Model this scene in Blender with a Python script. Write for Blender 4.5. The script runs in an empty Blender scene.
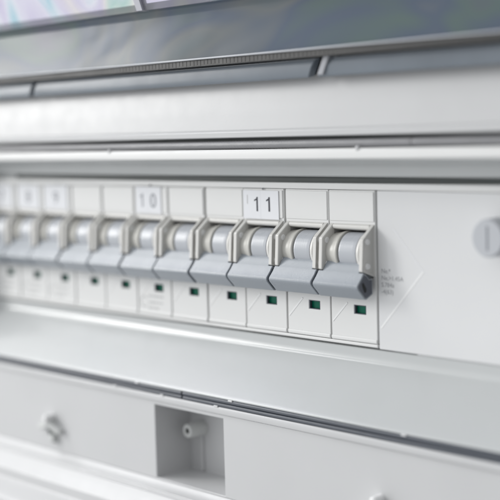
import bpy, bmesh, math, random
from mathutils import Vector, Matrix
random.seed(4)
S = 0.001                                   # everything below is written in millimetres
C = bpy.context.scene.collection
scene = bpy.context.scene

# ------------------------------------------------------------------ materials
def nodes(name):
    m = bpy.data.materials.new(name); m.use_nodes = True
    nt = m.node_tree; b = nt.nodes['Principled BSDF']
    return m, nt, b

def plastic(name, col, rough=.35, bump=.0, bscale=900, var=.03, spec=.5, coat=0):
    m, nt, b = nodes(name)
    tc = nt.nodes.new('ShaderNodeTexCoord')
    n = nt.nodes.new('ShaderNodeTexNoise'); n.inputs['Scale'].default_value = 45; n.inputs['Detail'].default_value = 5
    nt.links.new(tc.outputs['Object'], n.inputs['Vector'])
    mix = nt.nodes.new('ShaderNodeMix'); mix.data_type = 'RGBA'
    mix.inputs[6].default_value = (*[c*(1-var) for c in col], 1)
    mix.inputs[7].default_value = (*[min(1, c*(1+var)) for c in col], 1)
    nt.links.new(n.outputs['Fac'], mix.inputs[0]); nt.links.new(mix.outputs[2], b.inputs['Base Color'])
    mr = nt.nodes.new('ShaderNodeMapRange')
    mr.inputs['To Min'].default_value = rough*.82; mr.inputs['To Max'].default_value = rough*1.2
    n3 = nt.nodes.new('ShaderNodeTexNoise'); n3.inputs['Scale'].default_value = 160; n3.inputs['Detail'].default_value = 3
    nt.links.new(tc.outputs['Object'], n3.inputs['Vector'])
    nt.links.new(n3.outputs['Fac'], mr.inputs['Value']); nt.links.new(mr.outputs['Result'], b.inputs['Roughness'])
    b.inputs['Specular IOR Level'].default_value = spec
    if coat: b.inputs['Coat Weight'].default_value = coat; b.inputs['Coat Roughness'].default_value = .12
    if bump:
        n2 = nt.nodes.new('ShaderNodeTexNoise'); n2.inputs['Scale'].default_value = bscale; n2.inputs['Detail'].default_value = 2
        nt.links.new(tc.outputs['Object'], n2.inputs['Vector'])
        bp = nt.nodes.new('ShaderNodeBump'); bp.inputs['Strength'].default_value = bump; bp.inputs['Distance'].default_value = .0002
        nt.links.new(n2.outputs['Fac'], bp.inputs['Height']); nt.links.new(bp.outputs['Normal'], b.inputs['Normal'])
    return m

M = {}
M['case']   = plastic('enclosure_grey_white_plastic', (.585, .587, .593), .34, .06, 1300, var=.035)
M['slope']  = plastic('cover_moulding_plastic', (.54, .555, .557), .2, .04, 1300)
M['body']   = plastic('breaker_white_plastic', (.775, .775, .768), .36, .06, 1500)
M['collar'] = plastic('breaker_collar_plastic', (.69, .68, .655), .33, .06, 1500)
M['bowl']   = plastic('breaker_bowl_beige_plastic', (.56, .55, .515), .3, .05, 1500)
M['blank']  = plastic('blanking_plate_plastic', (.74, .743, .75), .16, .02, 1300)
M['handle'] = plastic('toggle_blue_grey_plastic', (.285, .312, .346), .28, .08, 1800)
M['drum']   = plastic('drum_blue_grey_plastic', (.47, .49, .525), .28, .04, 1500)
M['cap']    = plastic('toggle_end_slate_plastic', (.10, .11, .135), .4)
M['clip']   = plastic('hinge_clip_grey_plastic', (.36, .37, .40), .4)
M['black']  = plastic('black_recess_plastic', (.006, .007, .008), .5)
M['dark']   = plastic('dark_gap_plastic', (.07, .085, .082), .4)
M['green']  = plastic('green_indicator_plastic', (.0, .125, .075), .3, spec=.15)
M['knob']   = plastic('grey_knob_plastic', (.50, .515, .545), .4, .06, 1500)
M['slotgrey'] = plastic('knob_slot_shade_plastic', (.22, .23, .26), .5)
M['ink']    = plastic('black_ink', (.04, .04, .055), .6)
M['ink2']   = plastic('grey_ink', (.30, .31, .34), .6)
M['print']  = plastic('faint_grey_print', (.38, .385, .40), .6)
M['ink3']   = plastic('pale_grey_ink', (.52, .52, .52), .6)
M['paper']  = plastic('white_paper', (.84, .85, .88), .7, .1, 700)
M['hinge']  = plastic('hinge_strip_grey_blue_plastic', (.185, .21, .24), .24, .35, 70, var=.25, spec=.22)
M['knurl']  = plastic('dark_knurled_hinge_rod_plastic', (.035, .034, .033), .45)
M['white'] = plastic('white_highlight_and_rivet', (.86, .86, .86), .4)  # rivets' own white; painted highlight on the ridges and peg
M['pale'] = plastic('pale_ridge_highlight', (.76, .765, .78), .3)  # fainter painted highlight for a moulded ridge
M['boss']   = plastic('pocket_boss_plastic', (.60, .61, .60), .4)

def rubber(name, col, rough, freq):
    m, nt, b = nodes(name)
    b.inputs['Base Color'].default_value = (*col, 1); b.inputs['Roughness'].default_value = rough
    tc = nt.nodes.new('ShaderNodeTexCoord')
    n = nt.nodes.new('ShaderNodeTexNoise'); n.inputs['Scale'].default_value = freq; n.inputs['Detail'].default_value = 4
    mp = nt.nodes.new('ShaderNodeMapping'); mp.inputs['Scale'].default_value = (.25, 1, 1)
    nt.links.new(tc.outputs['Object'], mp.inputs['Vector']); nt.links.new(mp.outputs['Vector'], n.inputs['Vector'])
    bp = nt.nodes.new('ShaderNodeBump'); bp.inputs['Strength'].default_value = .5; bp.inputs['Distance'].default_value = .0004
    nt.links.new(n.outputs['Fac'], bp.inputs['Height']); nt.links.new(bp.outputs['Normal'], b.inputs['Normal'])
    return m
M['rubber'] = rubber('grey_rubber_seal', (.24, .24, .25), .4, 500)
M['gloss_rubber'] = rubber('dark_glossy_rubber_seal', (.075, .085, .105), .42, 350)

def clear_door(name, tint, body, opac, film, rough, scl=(9, 22, 9), hues=(), sheen_hues=()):
    m, nt, b = nodes(name)
    out = nt.nodes['Material Output']
    b.inputs['Base Color'].default_value = (*body, 1); b.inputs['Roughness'].default_value = rough
    b.inputs['Specular IOR Level'].default_value = .22 if sheen_hues else .5
    tc = nt.nodes.new('ShaderNodeTexCoord')
    mp = nt.nodes.new('ShaderNodeMapping'); mp.inputs['Scale'].default_value = scl; mp.inputs['Rotation'].default_value = (0, 0, .5)
    n = nt.nodes.new('ShaderNodeTexNoise'); n.inputs['Scale'].default_value = 2.2; n.inputs['Detail'].default_value = 1.5; n.inputs['Distortion'].default_value = 1.2
    nt.links.new(tc.outputs['Object'], mp.inputs['Vector']); nt.links.new(mp.outputs['Vector'], n.inputs['Vector'])
    mr = nt.nodes.new('ShaderNodeMapRange'); mr.inputs['To Min'].default_value = 180; mr.inputs['To Max'].default_value = 180+film
    nt.links.new(n.outputs['Fac'], mr.inputs['Value'])
    if film: nt.links.new(mr.outputs['Result'], b.inputs['Thin Film Thickness'])
    n.label = 'stress pattern'; b.inputs['Thin Film IOR'].default_value = 1.5
    bp = nt.nodes.new('ShaderNodeBump'); bp.inputs['Strength'].default_value = .2; bp.inputs['Distance'].default_value = .003
    nt.links.new(n.outputs['Fac'], bp.inputs['Height']); nt.links.new(bp.outputs['Normal'], b.inputs['Normal'])
    tr = nt.nodes.new('ShaderNodeBsdfTransparent'); tr.inputs['Color'].default_value = (*tint, 1)
    for hs, sock in ((hues, tr.inputs['Color']), (sheen_hues, b.inputs['Base Color'])):          # iridescence and reflections painted in as noise colours
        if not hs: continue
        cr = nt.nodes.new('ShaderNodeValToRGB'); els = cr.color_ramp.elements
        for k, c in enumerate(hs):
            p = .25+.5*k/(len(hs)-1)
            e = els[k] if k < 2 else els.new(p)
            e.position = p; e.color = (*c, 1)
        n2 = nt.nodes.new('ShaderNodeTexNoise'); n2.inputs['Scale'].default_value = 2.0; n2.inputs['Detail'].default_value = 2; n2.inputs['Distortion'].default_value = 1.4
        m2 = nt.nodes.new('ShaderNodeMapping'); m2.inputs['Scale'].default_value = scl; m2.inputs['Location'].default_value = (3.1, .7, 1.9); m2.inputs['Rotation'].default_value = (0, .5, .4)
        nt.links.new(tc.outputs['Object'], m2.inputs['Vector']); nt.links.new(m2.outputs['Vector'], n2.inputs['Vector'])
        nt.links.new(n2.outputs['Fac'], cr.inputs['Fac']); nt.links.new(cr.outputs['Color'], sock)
    mx = nt.nodes.new('ShaderNodeMixShader'); mx.inputs[0].default_value = opac
    nt.links.new(tr.outputs[0], mx.inputs[1]); nt.links.new(b.outputs[0], mx.inputs[2]); nt.links.new(mx.outputs[0], out.inputs['Surface'])
    return m
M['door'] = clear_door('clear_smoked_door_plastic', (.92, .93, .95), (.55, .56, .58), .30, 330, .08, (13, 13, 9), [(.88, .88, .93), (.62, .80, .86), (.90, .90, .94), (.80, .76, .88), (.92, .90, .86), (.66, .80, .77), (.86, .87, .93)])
M['rib'] = plastic('pale_door_rib_plastic', (.55, .55, .60), .25)
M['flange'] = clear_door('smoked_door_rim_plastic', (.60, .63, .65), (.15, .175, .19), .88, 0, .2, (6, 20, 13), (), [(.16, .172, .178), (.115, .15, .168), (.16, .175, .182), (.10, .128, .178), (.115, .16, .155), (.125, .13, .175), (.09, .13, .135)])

# ------------------------------------------------------------------ mesh helpers (millimetres in, metres out)
def link(name, bm, mat, parent=None, bevel=0, seg=2, smooth=True, angle=32):
    me = bpy.data.meshes.new(name)
    bmesh.ops.recalc_face_normals(bm, faces=bm.faces)
    for v in bm.verts: v.co *= S
    bm.to_mesh(me); bm.free()
    me.materials.append(mat)
    if smooth:
        me.shade_smooth(); me.set_sharp_from_angle(angle=math.radians(angle))
    o = bpy.data.objects.new(name, me); C.objects.link(o)
    if parent: o.parent = parent
    if bevel:
        md = o.modifiers.new('edge_round', 'BEVEL'); md.width = bevel*S; md.segments = seg
        md.limit_method = 'ANGLE'; md.angle_limit = math.radians(28); md.harden_normals = True
    return o

def box(bm, x0, x1, y0, y1, z0, z1):
    vs = [bm.verts.new((x, y, z)) for x in (x0, x1) for y in (y0, y1) for z in (z0, z1)]
    for f in ((0,1,3,2), (4,6,7,5), (0,4,5,1), (2,3,7,6), (0,2,6,4), (1,5,7,3)): bm.faces.new([vs[i] for i in f])

def prism(bm, prof, x0, x1):
    """closed YZ outline extruded along X"""
    a = [bm.verts.new((x0, y, z)) for y, z in prof]; b = [bm.verts.new((x1, y, z)) for y, z in prof]
    n = len(prof)
    bm.faces.new(a); bm.faces.new(b[::-1])
    for i in range(n): bm.faces.new((a[i], b[i], b[(i+1) % n], a[(i+1) % n]))

def arc(cy, cz, r, a0, a1, n=8):
    return [(cy+r*math.cos(math.radians(a0+(a1-a0)*i/n)), cz+r*math.sin(math.radians(a0+(a1-a0)*i/n))) for i in range(n+1)]

def lathe_x(bm, prof, cy, cz, n=40, closed=True):
    """(x, radius) outline spun round an axis along X"""
    rings = [[bm.verts.new((x, cy+r*math.cos(2*math.pi*k/n), cz+r*math.sin(2*math.pi*k/n))) for k in range(n)] for x, r in prof]
    for a, b in zip(rings, rings[1:]):
        for k in range(n): bm.faces.new((a[k], a[(k+1) % n], b[(k+1) % n], b[k]))
    bm.faces.new(rings[0]); bm.faces.new(rings[-1][::-1])

def lathe_y(bm, prof, cx, cz, n=40):
    rings = [[bm.verts.new((cx+r*math.cos(2*math.pi*k/n), y, cz+r*math.sin(2*math.pi*k/n))) for k in range(n)] for y, r in prof]
    for a, b in zip(rings, rings[1:]):
        for k in range(n): bm.faces.new((a[k], a[(k+1) % n], b[(k+1) % n], b[k]))
    bm.faces.new(rings[0]); bm.faces.new(rings[-1][::-1])

def plate(bm, xs, zs, y0, y1, holes):
    """slab between y0 (front) and y1 with rectangular pockets: holes[(i,j)] = depth y"""
    nx, nz = len(xs)-1, len(zs)-1
    cache = {}
    def V(i, j, y):
        k = (i, j, y)
        if k not in cache: cache[k] = bm.verts.new((xs[i], y, zs[j]))
        return cache[k]
    for i in range(nx):
        for j in range(nz):
            q = [(i, j), (i+1, j), (i+1, j+1), (i, j+1)]
            if (i, j) in holes:
                d = holes[(i, j)]
                bm.faces.new([V(a, b, d) for a, b in q])
                for ((a, b), (c, e)), nb in zip(zip(q, q[1:]+q[:1]), ((i, j-1), (i+1, j), (i, j+1), (i-1, j))):
                    if holes.get(nb) != d: bm.faces.new((V(a, b, y0), V(c, e, y0), V(c, e, d), V(a, b, d)))
            else:
                bm.faces.new([V(a, b, y0) for a, b in q])
            bm.faces.new([V(a, b, y1) for a, b in q][::-1])
    for i in range(nx):
        bm.faces.new((V(i,0,y0), V(i,0,y1), V(i+1,0,y1), V(i+1,0,y0))); bm.faces.new((V(i,nz,y0), V(i+1,nz,y0), V(i+1,nz,y1), V(i,nz,y1)))
    for j in range(nz):
        bm.faces.new((V(0,j,y0), V(0,j+1,y0), V(0,j+1,y1), V(0,j,y1))); bm.faces.new((V(nx,j,y0), V(nx,j,y1), V(nx,j+1,y1), V(nx,j+1,y0)))

def bar2(bm, x0, z0, x1, z1, w, y0, y1):
    """thin straight ridge on the face of a plate from (x0,z0) to (x1,z1)"""
    d = Vector((x1-x0, z1-z0)).normalized(); nrm = Vector((-d.y, d.x))*w/2
    pts = [(x0+nrm.x, z0+nrm.y), (x1+nrm.x, z1+nrm.y), (x1-nrm.x, z1-nrm.y), (x0-nrm.x, z0-nrm.y)]
    a = [bm.verts.new((x, y1, z)) for x, z in pts]; b = [bm.verts.new((x, y0, z)) for x, z in pts]
    bm.faces.new(a); bm.faces.new(b[::-1])
    for i in range(4): bm.faces.new((a[i], b[i], b[(i+1) % 4], a[(i+1) % 4]))

def text(name, body, x, z, h, mat, parent, y=-.05, sx=1.0, spacing=1.0):
    """raised lettering, left-bottom corner at (x, z), capital height h, facing the viewer"""
    cu = bpy.data.curves.new(name, 'FONT'); cu.body = body; cu.size = h/0.7*S; cu.space_character = spacing
    cu.extrude = .02*S
    t = bpy.data.objects.new(name, cu); C.objects.link(t)
    bpy.context.view_layer.update()
    me = bpy.data.meshes.new_from_object(t.evaluated_get(bpy.context.evaluated_depsgraph_get()))
    bpy.data.objects.remove(t); bpy.data.curves.remove(cu)
    me.name = name
    me.transform(Matrix.Translation((x*S, y*S, z*S)) @ Matrix.Rotation(math.radians(90), 4, 'X') @ Matrix.Diagonal((sx, 1, 1, 1)))
    me.materials.clear(); me.materials.append(mat)
    o = bpy.data.objects.new(name, me); C.objects.link(o); o.parent = parent
    return o

def thing(name, label, cat, loc=(0, 0, 0), group=None):
    o = bpy.data.objects.new(name, None); C.objects.link(o); o.empty_display_size = .005
    o.location = Vector(loc)*S; o['label'] = label; o['category'] = cat
    if group: o['group'] = group
    return o

# ------------------------------------------------------------------ one circuit breaker, right edge at x = 0
P = 18.0
def make_breaker():
    t = thing('circuit_breaker', '', 'circuit breaker')
    X0, X1 = -P+.27, -.27
    bm = bmesh.new()
    plate(bm, [X0, X0+1.3, -8.9, -4.4, X1-1.3, X1], [0.0, 8.15, 10.75, 19.0, 33.0, 43.75], 0, 18, {(2, 1): 1.3, (1, 3): 9, (2, 3): 9, (3, 3): 9})
    prism(bm, [(.05, 1.5), (-.3, 1.1), (-.3, .3), (.05, 0), (1, 0), (1, 1.5)], X0+.02, X1-.02)   # lower lip
    link('body', bm, M['body'], t, .22)
    bm = bmesh.new()
    box(bm, -17.45, -.65, -.30, .3, 34.9, 43.3)
    link('label_field', bm, M['body'], t, .12)
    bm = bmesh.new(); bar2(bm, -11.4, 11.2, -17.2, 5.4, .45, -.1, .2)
    link('ridge_highlight', bm, M['white'], t)  # white colour paints the highlight along the moulded ridge
    bm = bmesh.new(); box(bm, -8.55, -4.62, 1.0, 1.2, 8.35, 10.55)
    iw = link('indicator_window', bm, M['green'], t)
    bm = bmesh.new()
    box(bm, -8.88, -8.6, .12, 1.25, 8.17, 10.73); box(bm, -4.6, -4.42, .12, 1.25, 8.17, 10.73)
    box(bm, -8.6, -4.6, .12, 1.25, 10.57, 10.73); box(bm, -8.6, -4.6, .12, 1.25, 8.17, 8.33)
    link('window_frame', bm, M['cap'], iw)
    # white collar: two cheeks joined by an upper rail, with a bowl around the drum on each side
    cy, cz = 1.6, 25.9
    hexa = [(.3, 34.4), (-5.05, 30.2), (-5.65, 21.2), (.3, 19.2)]
    bm = bmesh.new()
    prism(bm, hexa, X1-1.75, X1-.2)
    prism(bm, hexa, X0+.2, X0+1.75)
    bm.normal_update()
    outer = [f for f in bm.faces if (abs(f.calc_center_median().x-(X1-.2)) < .01 or abs(f.calc_center_median().x-(X0+.2)) < .01)]
    bmesh.ops.recalc_face_normals(bm, faces=bm.faces)
    bmesh.ops.inset_individual(bm, faces=outer, thickness=.85, depth=-.55)
    prism(bm, [(.3, 34.2), (-.5, 34.0), (-.8, 33.4), (-.7, 32.7), (.9, 32.2), (3, 32.2), (3, 33.0), (.3, 33.2)], X0+1.7, X1-1.7)
    link('collar', bm, M['collar'], t, .32, 3)
    for s in (0, 1):
        f = (lambda x: X0+x) if s == 0 else (lambda x: X1-x)
        bm = bmesh.new()
        if s: lathe_x(bm, [(f(1.0), 4.3), (f(2.2), 5.0), (f(2.5), 6.0), (f(2.8), 6.2), (f(3.6), 6.05), (f(3.85), 5.8), (f(3.85), 4.0)], cy, cz, 56)
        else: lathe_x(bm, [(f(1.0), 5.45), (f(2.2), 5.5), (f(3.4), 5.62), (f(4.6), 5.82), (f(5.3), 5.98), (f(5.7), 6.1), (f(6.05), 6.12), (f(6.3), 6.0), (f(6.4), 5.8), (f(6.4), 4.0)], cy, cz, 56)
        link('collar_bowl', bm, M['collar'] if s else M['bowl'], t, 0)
    for y, z in ((-3.1, 29.4), (-3.1, 22.5)):
        bm = bmesh.new()
        for xa, xb in ((X1-.9, X1-.05), (X0+1.6, X0+2.0), (X0+.9, X0+.1)):
            lathe_x(bm, [(xa, .95), ((xa+xb)/2, .95), (xb, .72)], y, z, 18)
        link('rivet', bm, M['white'], t)
    bm = bmesh.new()
    lathe_x(bm, [(X0+6.0, 5.25), (X1-3.4, 5.25)], cy, cz, 48)
    link('drum_shaft', bm, M['black'], t)
    bm = bmesh.new()
    xs = [X0+4.45]; pr = [(X0+6.75, 5.4), (X0+6.9, 5.72)]
    k = X0+7.1
    while k < X1-5.1:                                                                   # fine ribs
        pr += [(k, 5.78), (k+.4, 5.792), (k+.8, 5.78)]; k += .9
    pr += [(X1-4.25, 5.72), (X1-4.1, 5.4)]
    lathe_x(bm, pr, cy, cz, 56)
    link('drum', bm, M['drum'], t)
    bm = bmesh.new()
    prism(bm, [(1.5, 21.6), (-3.2, 23.6), (-4.3, 22.5), (-5.25, 20.95), (-6.4, 19.3), (-7.9, 17.6), (-8.05, 16.9), (-7.7, 16.3), (-4.9, 13.4), (-4.2, 13.3), (-1.6, 14.6), (-1.6, 18.9), (1.5, 18.9)], X0+1.85, X1-1.85)
    h = link('toggle', bm, M['handle'], t, .2)
    bm = bmesh.new()
    hp = [(-4.2, 20.4), (-5.3, 20.9), (-6.42, 19.33), (-7.95, 17.65), (-8.1, 16.95), (-7.75, 16.25), (-4.95, 13.35), (-4.2, 13.25), (-1.5, 14.5), (-1.5, 18.9), (-3.0, 19.0)]
    prism(bm, hp, X0+.12, X1-.1)
    link('toggle_bar', bm, M['handle'], h, .25)
    ccy, ccz = -4.6, 16.9
    bm = bmesh.new()
    prism(bm, [(ccy+(y-ccy)*.84, ccz+(z-ccz)*.84) for y, z in hp], X1-.25, X1-.03)
    c = link('end_cap', bm, M['cap'], h)
    bm = bmesh.new()
    prism(bm, [(-6.2, 17.9), (-5.6, 18.3), (-4.3, 16.3), (-4.5, 15.4), (-5.2, 15.3), (-6.0, 16.9)], X1-.15, X1+.01)
    link('link_slot', bm, M['black'], h)
    return t

def copy_thing(src):
    r = src.copy(); C.objects.link(r)
    for ch in src.children:
        c = ch.copy(); C.objects.link(c); c.parent = r
        for g in ch.children:
            d = g.copy(); C.objects.link(d); d.parent = c
    return r

proto = make_breaker()
names = [
 'white breaker at the right end of the row, its toggle end showing a dark slot',
 'white circuit breaker with blank label field, between the end breaker and the one labelled 11',
 'white circuit breaker with the paper label 11 above its grey toggle',
 'white blank breaker standing directly left of the one labelled 11',
 'white blank breaker standing directly right of the one labelled 10',
 'white circuit breaker with the paper label 10 and a small printed round mark below',
 'white blank breaker directly left of the one labelled 10',
 'white blank breaker directly right of the breaker carrying paper label 9',
 'blurred white circuit breaker carrying the paper label 9',
 'blurred white breaker with paper label 8, second from the left end',
 'blurred breaker with paper label 7, at the left end of the row',
]
breakers = []
for i in range(11):
    b = proto if i == 0 else copy_thing(proto)
    b.location = (-P*i*S, 0, 0); b['label'] = names[i]; b['group'] = 'circuit breakers in the row'
    rv = random.Random(i*7+1)
    b.location.y = rv.uniform(-.08, .12)*S; b.location.x += rv.uniform(-.06, .06)*S; b.rotation_euler = (rv.uniform(-.002, .002), rv.uniform(-.003, .003), rv.uniform(-.004, .004))
    for ch in b.children:
        if ch.name.split('.')[0] == 'toggle': ch.location = (0, rv.uniform(-.12, .12)*S, rv.uniform(-.18, .12)*S)
    breakers.append(b)

def paper(b, x0, x1, z0, z1):
    bm = bmesh.new(); box(bm, x0, (x0+x1)/2-.05, -.58, -.36, z0, z1); box(bm, (x0+x1)/2-.05, x1, -.56, -.36, z0, z1)
    tilt = random.uniform(-.012, .012)
    for v in bm.verts: v.co.x += (v.co.z-z0)*tilt; v.co.z += (v.co.x-x0)*tilt
    pl = link('paper_label', bm, M['paper'], b)
    bm = bmesh.new(); lathe_y(bm, [(-.62, .16), (-.3, .32)], (x0+x1)/2+.8, z1+.5, 14)
    link('label_pin', bm, M['ink2'], pl)
    return pl
def one(x, z, h, mat, parent):
    bm = bmesh.new(); y0, y1 = -.64, -.6
    for pts in ([(x, z), (x+.62, z), (x+.62, z+h), (x+.1, z+h), (x, z+h*.9)], [(x-.95, z+h*.70), (x-.02, z+h*.78), (x-.02, z+h*.9), (x-.95, z+h*.80)]):
        a = [bm.verts.new((p, y1, q)) for p, q in pts]; b = [bm.verts.new((p, y0, q)) for p, q in pts]
        bm.faces.new(a); bm.faces.new(b[::-1])
        for i in range(len(pts)): bm.faces.new((a[i], b[i], b[(i+1) % len(pts)], a[(i+1) % len(pts)]))
    link('label_digits', bm, mat, parent)
pl = paper(breakers[2], -17.3, -2.0, 34.5, 43.2)
one(-11.5, 36.8, 4.4, M['ink'], pl); one(-6.3, 36.8, 4.4, M['ink'], pl)
bm = bmesh.new(); box(bm, -15.6, -15.3, -.61, -.5, 39.0, 41.8); link('pencil_mark', bm, M['ink3'], pl)
pl = paper(breakers[5], -16.6, -3.4, 34.8, 43.7)
one(-13.4, 36.8, 4.6, M['ink2'], pl); text('label_digits', '0', -9.2, 36.7, 4.8, M['ink2'], pl, -.62)
for i, tx in ((8, '9'), (9, '8'), (10, '7')):
    pl = paper(breakers[i], -16.6, -2.6, 34.8, 43.6)
    text('label_digits', tx, -11.2, 36.9, 4.4, M['ink2'], pl, -.62)
for i in (5, 8, 9, 10):
    b = breakers[i]
    bm = bmesh.new()
    for a in range(40, 320, 20):
        p0 = (-14.6+1.75*math.cos(math.radians(a)), 4.3+1.75*math.sin(math.radians(a)))
        p1 = (-14.6+1.75*math.cos(math.radians(a+20)), 4.3+1.75*math.sin(math.radians(a+20)))
        bar2(bm, *p0, *p1, .35, -.04, .05)
    for z, x1, st in ((6.4, -5.5, 0), (4.2, -4.8, 1), (2.3, -7.5, 2)):
        x = -12.2; rnd = random.Random(st)
        while x < x1:
            w = rnd.uniform(.4, 1.0); bar2(bm, x, z, x+w, z, rnd.uniform(.5, .8), -.04, .05); x += w+rnd.uniform(.3, .5)
    link('printed_mark', bm, M['ink3'], b)

# ------------------------------------------------------------------ blanking plate with its knob
t = thing('blanking_plate', 'smooth white blanking plate filling the slot right of the breakers, with grey round knob', 'cover plate')
bm = bmesh.new()
box(bm, .3, 125, 0, 2.2, -1.3, 43.75)
link('plate', bm, M['blank'], t, .3)
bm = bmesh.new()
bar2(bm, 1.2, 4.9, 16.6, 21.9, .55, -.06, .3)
link('ridge_highlight', bm, M['white'], t)  # lower ridge, its highlight put into the white colour
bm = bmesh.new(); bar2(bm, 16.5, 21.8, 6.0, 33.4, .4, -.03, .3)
link('ridge_highlight', bm, M['pale'], t)  # upper ridge, a weaker highlight painted on
for k, s in enumerate(('Ne.*', 'Ne,>1.45A', 'S.784a', '-4(63)')):
    text('printed_text', s, 1.5, 20.6-k*1.95, 1.25, M['print'], t, -.03)
bm = bmesh.new()
lathe_y(bm, [(1, 5.1), (-.6, 5.1), (-5.6, 4.95), (-6.0, 4.6)], 41.9, 32.5, 56)
k = link('knob', bm, M['knob'], t)
bm = bmesh.new(); box(bm, 41.6, 42.2, -6.03, -5.6, 29.3, 35.6); link('screw_slot', bm, M['slotgrey'], k)

# ------------------------------------------------------------------ the enclosure
XL, XR = -330, 130
E = thing('distribution_board', 'off-white plastic distribution board housing around the breaker row, with seals and a square screw pocket', 'distribution board')
FY = -14.0
# slot surround below and above the breakers
bm = bmesh.new()
low = [(8, -1.7), (.5, -1.7), (.2, -2.0)] + [(.2, -2.6)] + arc(-3.0, -3.4, 3.2, 0, -58, 10)[1:]
low += [(FY+.7, -19.0), (FY-.25, -19.55), (FY-.4, -19.75), (FY-.35, -20.1), (8, -20.1)]
prism(bm, low, XL, XR)
link('lower_surround', bm, M['slope'], E)
bm = bmesh.new()
up = [(8, 47.5), (.4, 47.5), (-.2, 47.9)] + [(-.5, 49.6)] + [(-.9, 50.3), (-1.8, 51.1), (-3.4, 51.7), (-6, 52.2), (FY+2, 52.8), (FY, 53.0), (8, 53.0)]
prism(bm, up, XL, XR)
link('upper_surround', bm, M['slope'], E)
bm = bmesh.new(); prism(bm, [(8, 53.02), (FY-.1, 53.02), (FY-.5, 53.4), (FY-.6, 54.5), (FY-.5, 55.5), (FY-.1, 56.0), (8, 56.0)], XL, XR)
link('upper_lip', bm, M['body'], E)
bm = bmesh.new()
prism(bm, [(6.5, 44.5), (6.5, 48), (3.2, 48), (3.2, 44.5)], -183, XR)
link('slot_back', bm, M['dark'], E)
bm = bmesh.new(); box(bm, -198.3, XR, -.25, 3, 43.85, 45.75)
link('slot_lip', bm, M['body'], E, .35)
bm = bmesh.new(); box(bm, -198.3, -.1, -.15, 8, -1.05, -.08)
link('slot_lip', bm, M['body'], E, .3)
bm = bmesh.new(); prism(bm, [(FY+1, -18), (FY+1, 54), (8, 54), (8, -18)], -240, -206); link('end_wall', bm, M['slope'], E, 3, 5)
bm = bmesh.new(); box(bm, -239, -198.4, -.1, 7, -1.6, 47.45); box(bm, -198.4, -183, 2.0, 6, 45.85, 47.45)
link('slot_end', bm, M['slope'], E, .2)
# upper band of the housing with its stepped edge
bm = bmesh.new()
prism(bm, [(8, 59.4), (FY+.2, 59.4), (FY-.3, 59.7), (FY-.4, 61.0), (FY-.1, 61.5), (FY+.5, 61.9), (FY+.7, 66), (FY+1.1, 71), (FY+2.2, 76.4), (8, 76.4)], XL, XR)
link('upper_band', bm, M['case'], E, 0)
bm = bmesh.new(); box(bm, XL, XR, FY+5, 8, 56.0, 59.4); link('groove_floor', bm, M['dark'], E)
def rope(name, prof_c, r, x0, x1, mat, ridge=True, n=14):
    bm = bmesh.new()
    pr = []
    x = x0
    pr.append((x, r*.9))
    if ridge:
        while x < x1-1.2: pr += [(x+.3, r), (x+.9, r*.88)]; x += 1.2
    pr.append((x1, r*.9))
    lathe_x(bm, pr, prof_c[0], prof_c[1], n)
    return link(name, bm, mat, E, angle=60)
rope('upper_seal', (FY+1.0, 57.35), 1.25, XL, 24, M['rubber']); rope('upper_seal', (FY+1.0, 57.35), 1.25, 24.3, XR, M['rubber'])
for x in (-102.6, 6.0):
    bm = bmesh.new(); lathe_y(bm, [(FY+1, 1.0), (FY-.5, .7), (FY-.75, .4)], x, 55.9, 16); link('seal_nub', bm, M['case'], E)
# lower seal: a glossy twin lip in its channel
def strip(x0, x1, dz=0):
    bm = bmesh.new()
    prism(bm, arc(FY+.1, -20.78+dz, .68, 60, 300, 10), x0, x1)
    o = link('lower_seal', bm, M['gloss_rubber'], E)
    bm = bmesh.new()
    prism(bm, arc(FY+.15, -22.15+dz, .66, 60, 300, 10), x0, x1)
    link('seal_lip', bm, M['gloss_rubber'], o)
strip(XL, -69.9); strip(-69.2, XR, -.05)
bm = bmesh.new(); box(bm, XL, XR, FY+.6, 8, -22.85, -20.1); link('channel_floor', bm, M['dark'], E)
for x, z in ((-92.1, -20.2), (-79.5, -22.8), (-53.6, -22.8), (-47, -20.3), (20.6, -20.3), (-104, -22.8)):
    bm = bmesh.new()
    prism(bm, arc(FY-.35, z, .36, 0, 330, 11), x-.9, x+.9); link('seal_nub', bm, M['case'], E, .1)
# lower front panel with the square screw pocket
bm = bmesh.new()
zs = [-50.6, -50.0, -26.6, -26.0]; zs = [-50.7, -26.4, -25.0]
plate(bm, [XL, -83.9, -51.0, XR], [-51.2, -50.7, -26.4, -25.2], FY, 8, {(1, 1): 1.5})
lp = link('lower_panel', bm, M['case'], E, .55, 3)
bm = bmesh.new()
prism(bm, [(6, -22.85), (FY-.3, -22.85), (FY-.7, -23.2), (FY-.85, -24.0), (FY-.6, -24.9), (FY-.1, -25.2), (6, -25.2)], XL, XR)
link('channel_lip', bm, M['case'], E)
bm = bmesh.new()
led = [(8, -51.2), (FY, -51.2), (FY-.7, -51.9), (FY-2.5, -53.2), (FY-3.6, -53.5), (FY-3.4, -54.3), (FY-4.6, -54.4), (FY-6.5, -56.6), (FY-8.6, -58.2), (FY-9.2, -58.9), (FY-9.3, -62.5),
       (FY-10.2, -63.0), (FY-15.5, -65.0), (FY-17.5, -66.2), (FY-17.8, -67.5), (FY-17.8, -75), (8, -75)]
prism(bm, led, XL, XR)
link('bottom_ledge', bm, M['case'], E, .35, 3)
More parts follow.
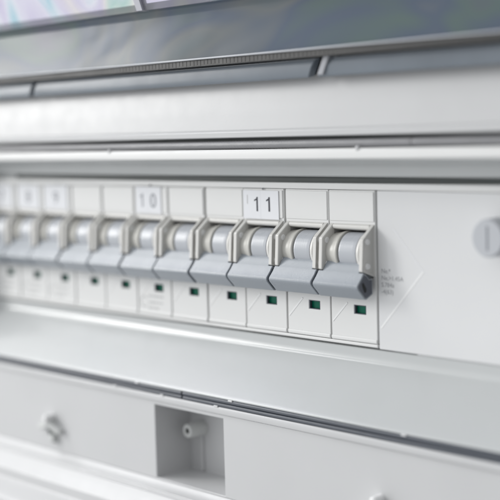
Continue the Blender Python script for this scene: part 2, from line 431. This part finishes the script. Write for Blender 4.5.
# boss inside the pocket, a tube with a screw hole
bm = bmesh.new()
lathe_y(bm, [(2, 2.5), (-5.2, 2.35), (-5.6, 2.1), (-5.6, .95), (-2.5, .75)], -77.8, -35.9, 32)
bo = link('screw_boss', bm, M['boss'], lp)
bm = bmesh.new(); lathe_y(bm, [(-5.2, .93), (-2.6, .8)], -77.8, -35.9, 20); link('screw_hole', bm, M['black'], bo)
bm = bmesh.new(); box(bm, -78.1, -77.3, 0.2, 1.8, -50.6, -37.6); link('pocket_rib', bm, M['case'], lp, .2)
# three-armed quarter-turn fasteners
def fastener(x, z):
    bm = bmesh.new()
    lathe_y(bm, [(FY+1, 1.9), (FY-1.6, 1.7), (FY-2.2, 1.3)], x+1.2, z-3.2, 20)            # stub below
    for cx, a, ln in ((x+.2, 200, 7.0), (x+.2, -24, 7.0)):
        ca, sa = math.cos(math.radians(a)), math.sin(math.radians(a)); n = Vector((-sa, ca))
        pts = [(cx+n.x*1.2, z+2.4+n.y*1.2), (cx+ca*ln+n.x, z+2.4+sa*ln+n.y), (cx+ca*ln-n.x, z+2.4+sa*ln-n.y), (cx-n.x*1.2, z+2.4-n.y*1.2)]
        A = [bm.verts.new((px, FY+.5, pz)) for px, pz in pts]; B = [bm.verts.new((px, FY-hh, pz)) for (px, pz), hh in zip(pts, (3.4, 2.4, 2.4, 3.4))]
        bm.faces.new(A); bm.faces.new(B[::-1])
        for i in range(4): bm.faces.new((A[i], B[i], B[(i+1) % 4], A[(i+1) % 4]))
    f = link('quarter_turn_fastener', bm, M['boss'], E, .35)
    bm = bmesh.new(); lathe_y(bm, [(FY+.5, 2.9), (FY-.12, 2.9)], x-.6, z-.6, 24); link('fastener_shade', bm, M['dark'], f)  # dark disc paints the shade under the arms
    bm = bmesh.new(); lathe_y(bm, [(FY+1, 1.5), (FY-3.4, 1.35), (FY-4.0, .9)], x+.2, z+4.2, 20); link('fastener_peg', bm, M['white'], f)  # white colour stands in for light catching the peg
fastener(-141.8, -43.2); fastener(11.8, -43.6)
# hinge strip in lengths with slanted gaps
def hinge(x0, x1):
    bm = bmesh.new()
    prism(bm, [(FY-.4, 75.9), (FY-2.6, 75.4), (FY-3.0, 75.9), (FY-3.2, 78.4), (FY-2.6, 80.4), (FY-.4, 80.8)], x0, x1)
    for v in bm.verts: v.co.x += (v.co.z-78)*.5
    link('hinge_strip', bm, M['hinge'], E, .3)
hinge(XL, -142.6); hinge(-140.2, -7.8); hinge(-4.4, XR)
for x in (-4.4,):
    bm = bmesh.new(); box(bm, x+.2, x+2.4, FY-3.7, FY+1, 76.0, 81.0)
    for v in bm.verts: v.co.x += (v.co.z-78)*.5
    link('hinge_clip', bm, M['clip'], E, .2)
bm = bmesh.new(); box(bm, XL, XR, FY-.2, 8, 76.45, 82); link('hinge_bed', bm, M['black'], E)

# ------------------------------------------------------------------ the door, swung up
D = thing('cabinet_door', 'smoked transparent cabinet door swung up above the breaker row, its rim edge facing out', 'door')
bm = bmesh.new()
ro = arc(FY-7.5, 96.6, 2.5, 0, 90, 8)
fl = [(FY-6.0, 82.9), (FY-5.2, 83.4), (FY-5.0, 96.6)] + ro[1:] + [(FY-7.5, 101.1), (FY-6, 101.0), (FY-3.2, 100), (FY-2.2, 97), (FY-2.6, 83.2), (FY-3.2, 82.9)]
prism(bm, fl, XL, XR)
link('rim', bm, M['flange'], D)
bm = bmesh.new()
pn = [(FY-7.4, 98.9), (FY-8.6, 98.9), (FY-52, 212), (FY-50.5, 212.6)]
prism(bm, pn, XL, -74.6); prism(bm, pn, -71.9, XR)
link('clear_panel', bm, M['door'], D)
bm = bmesh.new(); prism(bm, [(FY-6.6, 98.9), (FY-9.4, 98.9), (FY-52.8, 212), (FY-49.7, 212.6)], -74.6, -71.9)
link('panel_rib', bm, M['rib'], D)
bm = bmesh.new()
box(bm, XL, XR, FY-5.4, FY-2.4, 80.9, 82.85)
x = XL
while x < XR: box(bm, x, x+1.2, FY-5.47, FY-5.3, 81.0+random.uniform(0, .3), 82.7-random.uniform(0, .3)); x += random.uniform(1.45, 1.75)
link('knurled_edge', bm, M['knurl'], D)
bm = bmesh.new(); prism(bm, [(FY-5.6, 82.95), (FY-6.15, 82.75), (FY-6.35, 82.95), (FY-6.2, 83.25), (FY-5.4, 83.3)], XL, XR)
link('rim_edge_highlight', bm, M['knob'], D)  # paler strip paints the glint along the rim's lower edge

# ------------------------------------------------------------------ camera (fitted to the photograph)
px, py, pz = 230.964, -271.017, 60.634
yaw, pit, rol, f = .80631, .09198, .02656, 1261.99
fw = Vector((-math.sin(yaw)*math.cos(pit), math.cos(yaw)*math.cos(pit), -math.sin(pit)))
rt = Vector((math.cos(yaw), math.sin(yaw), 0)); dn = fw.cross(rt)
r2 = rt*math.cos(rol)+dn*math.sin(rol); d2 = dn*math.cos(rol)-rt*math.sin(rol)
cam = bpy.data.cameras.new('camera'); co = bpy.data.objects.new('camera', cam); C.objects.link(co)
mat = Matrix(((r2.x, -d2.x, -fw.x, px*S), (r2.y, -d2.y, -fw.y, py*S), (r2.z, -d2.z, -fw.z, pz*S), (0, 0, 0, 1)))
co.matrix_world = mat
cam.sensor_width = 36; cam.lens = 36*f/500; cam.clip_start = .01; cam.clip_end = 50
cam.dof.use_dof = True; cam.dof.focus_distance = .373; cam.dof.aperture_fstop = cam.lens/11
scene.camera = co

# ------------------------------------------------------------------ light
w = bpy.data.worlds.new('World'); scene.world = w; w.use_nodes = True
nt = w.node_tree; bg = nt.nodes['Background']
tc = nt.nodes.new('ShaderNodeTexCoord'); sp = nt.nodes.new('ShaderNodeSeparateXYZ'); nt.links.new(tc.outputs['Generated'], sp.inputs[0])
ma = nt.nodes.new('ShaderNodeMath'); ma.operation = 'MULTIPLY_ADD'; ma.inputs[1].default_value = -.62; ma.inputs[2].default_value = 0
nt.links.new(sp.outputs['X'], ma.inputs[0])
mb = nt.nodes.new('ShaderNodeMath'); mb.operation = 'MULTIPLY_ADD'; mb.inputs[1].default_value = .24
nt.links.new(sp.outputs['Z'], mb.inputs[0]); nt.links.new(ma.outputs[0], mb.inputs[2])
ra = nt.nodes.new('ShaderNodeMapRange'); ra.inputs['From Min'].default_value = -.58; ra.inputs['From Max'].default_value = .68
ra.inputs['To Min'].default_value = .15; ra.inputs['To Max'].default_value = 1.5
nt.links.new(mb.outputs[0], ra.inputs['Value'])
bg.inputs['Color'].default_value = (.965, .985, 1.0, 1)
nt.links.new(ra.outputs['Result'], bg.inputs['Strength'])

def area(name, pos, target, sx, sy, power, col=(1, 1, 1)):
    l = bpy.data.lights.new(name, 'AREA'); l.shape = 'RECTANGLE'; l.size = sx; l.size_y = sy; l.energy = power; l.color = col
    o = bpy.data.objects.new(name, l); C.objects.link(o); o.location = pos
    o.rotation_euler = (Vector(target)-Vector(pos)).to_track_quat('-Z', 'Y').to_euler()
    return o
area('window_light', (-1.12, -.70, .41), (-.08, 0, 0), .26, .6, 7.4, (1, .99, .97))
area('ceiling_light', (-.95, -.25, .75), (-.1, -.02, -.06), .35, .35, 3.4, (1, 1, 1))

scene.view_settings.view_transform = 'Standard'; scene.view_settings.look = 'None'
scene.view_settings.exposure = 0; scene.view_settings.gamma = 1
scene.render.engine = 'CYCLES'; scene.cycles.max_bounces = 8; scene.cycles.transparent_max_bounces = 12
scene.cycles.use_denoising = True
